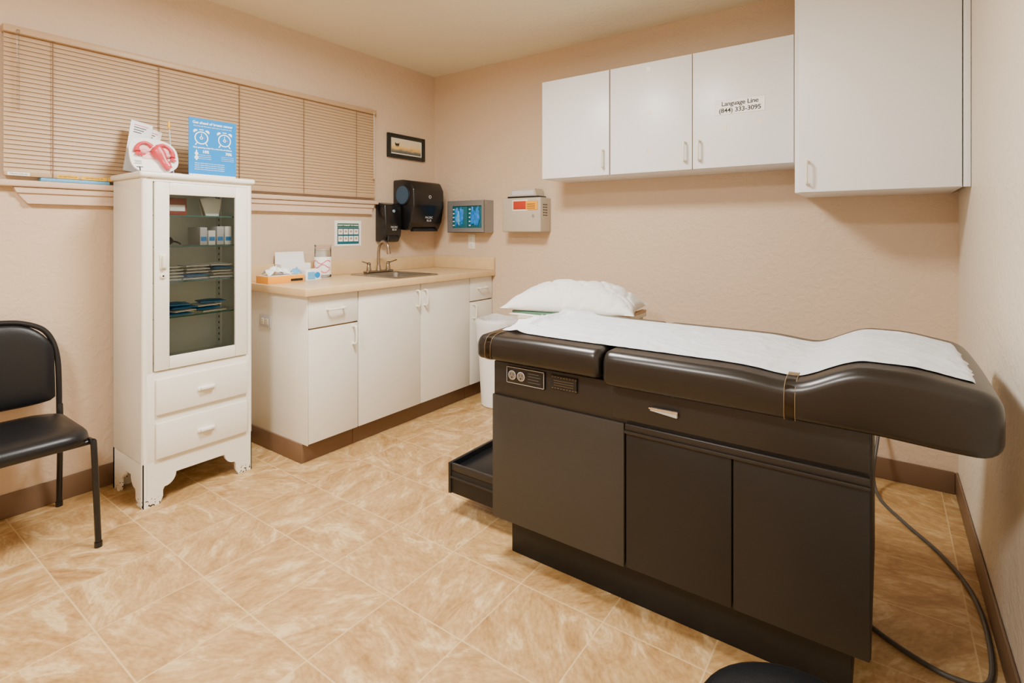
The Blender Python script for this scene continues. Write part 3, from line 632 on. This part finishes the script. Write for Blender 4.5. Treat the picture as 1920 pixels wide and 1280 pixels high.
B().cyl((sx1-.055,sy0,1.30),(sx1-.055,sy0-.006,1.30),.010,M['chrome'],bev=.001).done('lock',sc)
b=B()
for k in range(5):
    for j in range(3):b.box((sx1,3.01+.02*j,1.30+.018*k),(sx1+.001,3.022+.02*j,1.308+.018*k),M['ink'])
b.done('side_vents',sc)
# ---------------------------------------------------------------- upper cabinets
def upper(name,x0,x1,yf,z0,z1,doors,label,filler=None,edge='tanedge'):
    u=E(name,((x0+x1)/2,YB-.15,z0),label,'cabinet')
    b=B().box((x0,yf+.019,z0),(x1,YB-.001,z1),M['white'],.001)
    b.box((x0+.003,yf+.0185,z0+.001),(x1-.003,yf+.0195,z1-.001),M[edge])
    if filler:b.box((filler[0],yf+.004,z0),(filler[1],yf+.022,z1),M['white'],.001)
    b.done('body',u)
    for a0,a1,hx,hz in doors:
        d=B().box((a0,yf+.012,z0+.001),(a1,yf+.017,z1-.001),M[edge]).box((a0+.001,yf,z0+.001),(a1-.001,yf+.013,z1-.001),M['white'],.0012).done('door',u)
        pull((hx,yf,hz),(0,0,1),.10,(0,-1,0),M['handle'],d)
        last=d
    return u,last
upper('wall_cabinet',-1.757,-1.296,2.79,1.521,2.128,[(-1.755,-1.298,-1.333,1.615)],'white laminate wall cabinet with a single door')
u,d=upper('wall_cabinet',-1.294,-.350,2.79,1.521,2.128,[(-1.292,-.8265,-.862,1.615),(-.8235,-.352,-.788,1.615)],'white laminate double door wall cabinet with phone label')
o=box('phone_label',(-.708,2.7886,1.787),(-.477,2.7892,1.859),M['labelw'],d,0,label='white paper label with phone number')
B().box((-.7088,2.7893,1.7862),(-.4762,2.7898,1.8598),M['socketg']).done('label_edge',o)
text('Language Line',.031,(-.592,2.7883,1.840),'B',M['ink'],o,width=.172,bold=.016,ys=1,space=.95);text('(844) 333-3095',.031,(-.592,2.7883,1.806),'B',M['ink'],o,width=.196,bold=.016,ys=1,space=.95)
for x,z in((-1.063,2.09),(-1.063,1.852),(-1.063,1.64),(-.665,1.727),(-.50,1.735)):
    box('tape_square',(x-.012,2.7888,z-.012),(x+.012,2.7896,z+.012),M['handle'],d if x>-.83 else u,0)
upper('tall_wall_cabinet',-.334,.245,2.66,1.370,2.440,[(-.317,.243,-.282,1.455)],'tall white laminate wall cabinet beside the side wall',filler=(.246,.268),edge='white')
# ---------------------------------------------------------------- exam table
et=E('exam_table',(-.60,1.82,0),'dark brown medical examination table with vinyl cushions','examination table')
B().box((-1.14,1.60,0),(-.07,2.06,.152),M['tdark'],.004).done('plinth',et)
b=B().box((-1.173,1.545,.152),(-.028,2.11,.60),M['tdark'],.003).box((-1.175,1.536,.598),(-.026,2.115,.722),M['tband'],.004)
b.box((-1.178,1.531,.152),(-1.172,2.115,.60),M['tbody'],.001)
b.done('body',et)
box('side_panel',(-1.173,1.529,.153),(-.662,1.544,.600),M['tbody'],et,.003)
box('door',(-.656,1.531,.155),(-.346,1.544,.572),M['tdoor'],et,.003);box('door',(-.342,1.531,.155),(-.030,1.544,.572),M['tdoor'],et,.003)
B().box((-.658,1.524,.578),(-.028,1.544,.604),M['tband'],.005,3).box((-.658,1.518,.574),(-.028,1.530,.584),M['tband'],.003).done('door_pull_rail',et)
dr=box('drawer',(-.70,1.530,.612),(-.03,1.5355,.720),M['tband'],et,.002)
B().prism([(-.574,1.5295,.668),(-.494,1.5295,.669),(-.494,1.5295,.653),(-.574,1.5295,.661)],(0,-.010,0),M['greyp']).prism([(-.577,1.518,.671),(-.491,1.518,.672),(-.491,1.518,.667),(-.577,1.518,.667)],(0,-.003,0),M['chrome']).done('drawer_handle',dr)
cp=box('power_panel',(-1.115,1.530,.652),(-.952,1.5355,.714),M['black'],et,.003)
b=B()
for lo,hi in(((-1.1125,.6545),(-.9545,.6560)),((-1.1125,.7100),(-.9545,.7115)),((-1.1125,.6545),(-1.111,.7115)),((-.956,.6545),(-.9545,.7115))):
    b.box((lo[0],1.5292,lo[1]),(hi[0],1.5298,hi[1]),M['greyp'])
b.done('panel_outline',cp)
for xx in(-1.088,-1.050):
    b=B()
    b.cyl((xx,1.530,.683),(xx,1.5275,.683),.0165,M['greyp'],seg=24,bev=.001).cyl((xx,1.5275,.683),(xx,1.5270,.683),.0140,M['socketg'],seg=24)
    b.box((xx-.007,1.5264,.683),(xx-.005,1.5270,.691),M['ink']).box((xx+.005,1.5264,.683),(xx+.007,1.5270,.691),M['ink']).cyl((xx,1.5270,.676),(xx,1.5264,.676),.003,M['ink'],seg=10)
    b.done('socket',cp)
b=B().box((-1.026,1.5293,.660),(-.962,1.5298,.707),M['ink'])
for k in range(4):b.box((-1.020,1.5288,.668+.010*k),(-.970-.006*(k%2),1.5292,.669+.010*k),M['socketg'])
b.done('printed_caption',cp)
lb=box('rating_label',(-.928,1.5340,.662),(-.826,1.5355,.712),M['tdark'],et,0)
b=B().box((-.926,1.5290,.664),(-.828,1.5298,.710),M['ink'])
for k in range(9):
    xx=-.923+.0112*k
    for zz in(.667,.704):b.box((xx,1.5283,zz),(xx+.006,1.5289,zz+.002),M['gold'])
for k in range(3):b.box((-.915,1.5283,.677+.008*k),(-.84,1.5289,.678+.008*k),M['gold'])
b.done('printed_caption',lb)
# foot step
st=E('foot_step',(-1.34,1.88,.09),None,None,parent=et)
B().box((-1.50,1.66,.09),(-1.19,2.03,.185),M['tdark'],.004).box((-1.50,1.66,.185),(-1.19,1.672,.215),M['tband'],.002).box((-1.50,2.018,.185),(-1.19,2.03,.215),M['tband'],.002).box((-1.512,1.655,.088),(-1.496,2.035,.218),M['blackm'],.004).box((-1.50,1.655,.155),(-1.19,1.662,.162),M['tband']).done('step_box',st)
box('step_tread',(-1.495,1.674,.1855),(-1.195,2.016,.195),M['vinylb'],st,.002)
# cushions
YA,YZ=1.468,2.135
def sm(t):t=max(0,min(1,t));return t*t*(3-2*t)
def topz(x):
    if x<-.715:
        return .824+.006*sm((x+1.2)/.3)
    z=.830
    z-=.012*math.exp(-((x+.20)/.08)**2)
    z+=.048*sm((x+.20)/.17)
    z-=.022*sm((x-.03)/.17)
    return z
def botz(x):
    return .740 if x<-.715 else .724-.008*sm((x+.05)/.2)
def cush(x0,x1,name,re0=.03,re1=.03):
    N_=44;xs=[]
    for i in range(7):xs.append(x0+re0*(1-math.cos(math.pi/2*i/6)))
    for i in range(1,N_):xs.append(x0+re0+(x1-x0-re0-re1)*i/N_)
    for i in range(7):xs.append(x1-re1*(1-math.sin(math.pi/2*i/6)))
    ls=[]
    for x in xs:
        ins=0
        if x<x0+re0:
            d=(x0+re0-x)/re0;ins=re0*(1-math.sqrt(max(0,1-d*d)))
        if x>x1-re1:
            d=(x-(x1-re1))/re1;ins=re1*(1-math.sqrt(max(0,1-d*d)))
        yy0=YA+ins*.9;yy1=YZ-ins*.9;zt_=topz(x)-ins*.8;zb2=botz(x)+ins*.6
        rt_=min(.032,(zt_-zb2)*.48);rb=min(.018,(zt_-zb2)*.3)
        lp_=[]
        for cy,cz,r,a0 in((yy1-rt_,zt_-rt_,rt_,0),(yy0+rt_,zt_-rt_,rt_,90),(yy0+rb,zb2+rb,rb,180),(yy1-rb,zb2+rb,rb,270)):
            for i in range(6):
                a=math.radians(a0+90*i/5);lp_.append(V((x,cy+r*math.cos(a),cz+r*math.sin(a))))
            if a0==0:
                for k in range(1,8):
                    f_=k/8;lp_.append(V((x,(yy1-rt_)*(1-f_)+(yy0+rt_)*f_,zt_+.007*math.sin(math.pi*f_))))
        ls.append(lp_)
    return B().loops(ls,M['brownv']).done(name,et,ang=60)
cush(-1.208,-.718,'foot_cushion',.024,.024);cush(-.712,.208,'back_cushion',.026,.05)
for xx in(-1.150,-.195):
    b=B();p=[]
    zt_=topz(xx)+.0025;zb2=botz(xx)-.0025;ya=YA-.0025
    p=[(ya+.10,zt_+.005),(ya+.05,zt_+.003),(ya+.03,zt_-.001),(ya+.010,zt_-.012),(ya,zt_-.034),(ya,zb2+.02),(ya+.006,zb2+.004),(ya+.03,zb2)]
    b.loops([[V((xx-.013,y,z)) for y,z in p],[V((xx+.013,y,z)) for y,z in p]],M['band'],cap=False,closed=False)
    for dx in(-.013,.0115):
        b.loops([[V((xx+dx,y-.0008,z+.0003)) for y,z in p],[V((xx+dx+.0015,y-.0008,z+.0003)) for y,z in p]],M['gold'],cap=False,closed=False)
    b.done('paper_strap',et,label='clear elastic paper strap')
# paper
t_=bmesh.new();nx,ny=240,80;grid=[]
for i in range(nx+1):
    row=[];fx_=i/nx;x=-1.165+fx_*(.180+1.165)
    ya=1.542+.03*sm((-.9-x)/.3)+.004*noise.noise(V((x*3,0,0)));yb=2.040+.004*noise.noise(V((x*3,5,0)))+.045*sm((-.9-x)/.2)
    if x>.08:
        q=sm((x-.08)/.1);yb-=.02*q
    for j in range(ny+1):
        y=ya+(yb-ya)*j/ny
        f_=(YZ-.034-y)/(YZ-YA-.068);z=topz(x)+.007*math.sin(math.pi*max(0,min(1,f_)))+.0028
        ed=sm(min(j,ny-j)/6)
        z+=ed*.0034*max(0,rid(V((x*3.2,y*6,1))))**6
        z+=ed*.0028*max(0,rid(V((x*9+y*4,y*7-x*3,4))))**7
        z+=.0014*abs(noise.noise(V((x*25,y*18,4))))
        hd=sm((-.98-x)/.12)
        if hd>0:z+=hd*(.012*max(0,noise.noise(V((x*9,y*6,7)))+.1)+.020*max(0,rid(V((x*10,y*4,17))))**5)
        if x>.158: z-=.6*(x-.158)
        row.append(t_.verts.new((x,y,z)))
    grid.append(row)
for i in range(nx):
    for j in range(ny):t_.faces.new((grid[i][j],grid[i+1][j],grid[i+1][j+1],grid[i][j+1]))
b=B().merge(t_,M['paper'])
pp=b.done('exam_table_paper',label='white crinkled paper sheet spread over the examination table',cat='paper sheet',ang=80)
# ---------------------------------------------------------------- pillow cart
ca=E('utility_cart',(-1.37,2.58,0),'beige metal utility cart behind the examination table','cart')
cx0,cx1,cy0,cy1=-1.62,-1.10,2.32,2.86
B().box((cx0,cy0,.715),(cx1,cy1,.74),M['cart'],.006,3).box((cx1-.03,cy0,.74),(cx1-.001,cy1,.752),M['tanedge'],.003).done('cart_top',ca)
B().box((cx0+.02,cy0+.02,.20),(cx1-.02,cy1-.02,.215),M['cart'],.004).done('lower_shelf',ca)
for xx in(cx0+.025,cx1-.025):
    for yy in(cy0+.025,cy1-.025):
        lg=B().cyl((xx,yy,.05),(xx,yy,.716),.0125,M['cart']).done('leg',ca)
        B().cyl((xx-.012,yy,.026),(xx+.012,yy,.026),.025,M['blackm'],seg=20).done('caster',lg)
B().box((-1.68,2.33,.7405),(-1.16,2.78,.752),M['sheet'],.004).box((-1.668,2.342,.752),(-1.172,2.768,.764),M['trayg'],.003).done('tray',label='shallow white and green tray on the cart',cat='tray')
def pillow(c,L_,W_,H_,rz):
    t=bmesh.new();n=90;m=64;up=[];dn=[]
    for i in range(n+1):
        u=-1+2*i/n;ru=[];rd=[]
        for j in range(m+1):
            v=-1+2*j/m
            h=max(0,(1-abs(u)**2.4))**.6*max(0,(1-abs(v)**2.4))**.6
            px=u*L_/2;py=v*W_/2
            px*=1-.07*(1-v*v)*abs(u);py*=1-.09*(1-u*u)*abs(v)
            wr=.014*noise.noise(V((u*2.2,v*1.8,2)))-.018*max(0,rid(V((u*2.2+v,v*2-u*.5,9))))**6-.011*max(0,rid(V((u*5-v*2,v*4,5))))**5
            ru.append(t.verts.new((px,py,H_*.82*h+wr*min(1,h*2.5)+.012)))
            edge=i in(0,n) or j in(0,m)
            rd.append(ru[-1] if edge else t.verts.new((px,py,.012-min(.012,.04*h))))
        up.append(ru);dn.append(rd)
    for i in range(n):
        for j in range(m):
            t.faces.new((up[i][j],up[i+1][j],up[i+1][j+1],up[i][j+1]))
            q=[dn[i][j],dn[i][j+1],dn[i+1][j+1],dn[i+1][j]]
            try:t.faces.new(q)
            except Exception:pass
    return B().merge(t,M['linen'],Matrix.Translation(V(c))@Matrix.Rotation(rz,4,'Z')).done('pillow',label='plump white pillow lying on the cart',cat='pillow',ang=80)
pillow((-1.41,2.60,.7655),.73,.47,.178,math.radians(12))
# trash can
cx,cy=-2.185,2.905
tc_=E('waste_bin',(cx,cy,0),'white plastic waste bin with translucent liner','bin')
B().lathe((cx,cy,0),[(.02,.004),(.112,.002),(.118,.008),(.146,.55),(.152,.556),(.152,.572),(.145,.575),(.140,.565),(.108,.02),(.02,.016)],M['sheet'],seg=40).done('bin_body',tc_)
ls=[]
for z,o_ in((.43,.148),(.46,.158),(.50,.156),(.54,.160),(.575,.160),(.592,.152),(.596,.134),(.54,.126),(.40,.116)):
    l=[]
    for k in range(48):
        a=2*math.pi*k/48;p=V((math.cos(a)*o_,math.sin(a)*o_,z))
        q=p+V((cx,cy,0));nn=noise.noise(q*18);n2=noise.noise(q*14+V((0,3,0)))
        l.append(q+V((math.cos(a)*.012*nn,math.sin(a)*.012*nn,.018*n2)))
    ls.append(l)
B().loops(ls,M['liner'],cap=False).done('bin_liner',tc_,ang=80)
# ---------------------------------------------------------------- chair
ch=E('side_chair',(-2.68,.47,0),'black vinyl side chair with black metal frame','chair')
ya,yb=.235,.705
def curvepad(name,x,z0,z1,y0,y1,th,parent):
    ls=[];n=28
    for i in range(n+1):
        y=y0+(y1-y0)*i/n;u=(2*i/n-1);bow=-.035*(1-u*u)
        edge=max(0,1-abs(u)**6)**.5
        zt2=z1-.11*abs(u)**4;zb2=z0+.02*abs(u)**4
        th2=max(.15,edge)*th;lp_=[]
        m_=20
        for k in range(m_):
            a=2*math.pi*k/m_;cc=math.cos(a);ss=math.sin(a)
            zz=(zt2+zb2)/2+(zt2-zb2)/2*math.copysign(abs(ss)**.45,ss)*(.97 if edge>.3 else .9)
            xx=x+bow+th2/2*math.copysign(abs(cc)**.7,cc)-.10*(zz-z0)
            lp_.append(V((xx,y,zz)))
        ls.append(lp_)
    return B().loops(ls,M['vinylb']).done(name,parent,ang=60)
curvepad('backrest',-2.865,.465,.822,.252,.688,.05,ch)
b=B()
half=[(-2.875,.233,.40),(-2.882,.233,.56),(-2.892,.230,.66),(-2.903,.214,.735),(-2.913,.182,.785),(-2.925,.120,.815),(-2.933,.05,.824)]
pts=[(x,.47+y,z) for x,y,z in half]+[(-2.935,.47,.826)]+[(x,.47-y,z) for x,y,z in half[::-1]]
b.tube(pts,.0105,M['blackm'],smooth=6);b.done('back_frame',ch)
for yy in(ya,yb):
    sg_=1 if yy>.4 else -1
    B().tube([(-2.875,yy,.46),(-2.87,yy,.36),(-2.935,yy+sg_*.012,.015)],.0105,M['blackm'],smooth=5).cyl((-2.935,yy+sg_*.012,.0),(-2.935,yy+sg_*.012,.02),.013,M['blackm']).done('leg',ch)
    B().tube([(-2.875,yy,.375),(-2.60,yy,.382),(-2.485,yy,.388),(-2.460,yy,.36),(-2.435,yy+sg_*.006,.015)],.0105,M['blackm'],smooth=5).cyl((-2.435,yy+sg_*.006,0),(-2.435,yy+sg_*.006,.02),.013,M['blackm']).done('leg',ch)
for xx,zz in((-2.50,.385),(-2.80,.378)):B().cyl((xx,ya,zz),(xx,yb,zz),.010,M['blackm']).done('cross_rail',ch)
ls=[]
for k,(z,o_) in enumerate(((.394,-.014),(.398,-.004),(.412,0),(.428,-.003),(.440,-.012),(.449,-.036),(.454,-.085))):
    l=rr(-2.86-o_,-2.435+o_,ya+.003-o_,yb-.003+o_,z,.085 if o_>-.05 else .05);ls.append(l)
B().loops(ls,M['vinylb']).done('seat',ch,ang=60)
# ---------------------------------------------------------------- stool
sxx,syy=-.105,.883
so=E('rolling_stool',(sxx,syy,0),'round black vinyl rolling stool','stool')
B().lathe((sxx,syy,0),[(.08,.385),(.138,.39),(.147,.40),(.150,.42),(.145,.44),(.130,.450),(.09,.455),(.02,.457)],M['vinylb'],seg=40).done('seat',so,ang=60)
B().cyl((sxx,syy,.09),(sxx,syy,.386),.02,M['chrome']).cyl((sxx,syy,.08),(sxx,syy,.20),.028,M['blackm']).done('column',so)
for i in range(5):
    a=2*math.pi*i/5+.3;dx,dy=math.cos(a),math.sin(a)
    lg=B().tube([(sxx,syy,.10),(sxx+.12*dx,syy+.12*dy,.085),(sxx+.20*dx,syy+.20*dy,.065)],.014,M['blackm'],rad=[.02,.016,.012]).done('leg',so)
    px_,py_=sxx+.20*dx,syy+.20*dy
    B().cyl((px_-.01*dy,py_+.01*dx,.025),(px_+.01*dy,py_-.01*dx,.025),.024,M['blackm'],seg=18).cyl((px_,py_,.03),(px_,py_,.065),.006,M['chrome'],seg=10).done('caster',lg)
# ---------------------------------------------------------------- power cord
pc=E('power_cord',(.1,2.3,0),'dark grey power cable lying along the side wall','cable')
B().tube([(-.02,3.085,.275),(-.03,3.04,.20),(-.045,2.95,.07),(-.02,2.85,.009),(.06,2.68,.0075),(.17,2.48,.0075),(.230,2.29,.0075),(.246,2.08,.0075),(.225,1.86,.0075),(.15,1.82,.0075),(.06,1.85,.0075),(-.04,1.92,.0075),(-.062,1.95,.03)],.007,M['cord'],seg=10,smooth=10).done('cable',pc)
B().box((-.034,3.080,.262),(-.006,3.103,.292),M['blackm'],.005,3).done('plug',pc)
# ---------------------------------------------------------------- lights
def fixture(x,y,power,sx=.5):
    f=E('ceiling_light',(x,y,ZC-.09),'square ceiling light with frosted diffuser','ceiling light')
    B().box((x-sx/2-.02,y-sx/2-.02,ZC-.045),(x+sx/2+.02,y+sx/2+.02,ZC-.001),M['sheet'],.006,3).done('fixture_frame',f)
    B().box((x-sx/2,y-sx/2,ZC-.075),(x+sx/2,y+sx/2,ZC-.045),M['diff'],.012,3).done('diffuser',f)
    l=bpy.data.lights.new('lamp_light','AREA');l.shape='SQUARE';l.size=sx*.9;l.energy=power;l.color=(1,.965,.91)
    o=bpy.data.objects.new('lamp_light',l);reg(o,(x,y,ZC-.085),f)
fixture(-1.45,1.30,74)
fixture(-1.20,-.60,74)  # unseen fill fixture added behind the camera to soften the light
w=bpy.data.worlds.new('world');bpy.context.scene.world=w;w.use_nodes=True
w.node_tree.nodes['Background'].inputs[0].default_value=(.5,.6,.8,1);w.node_tree.nodes['Background'].inputs[1].default_value=.3
# ---------------------------------------------------------------- camera
cam=bpy.data.cameras.new('camera');co=bpy.data.objects.new('camera',cam);bpy.context.scene.collection.objects.link(co)
co.location=(0,0,1.2);co.rotation_euler=(math.pi/2,0,math.atan2(.58,.8146))
cam.sensor_fit='HORIZONTAL';cam.sensor_width=36;cam.lens=983/1920*36;cam.shift_y=-208/1920;cam.clip_start=.02
bpy.context.scene.camera=co
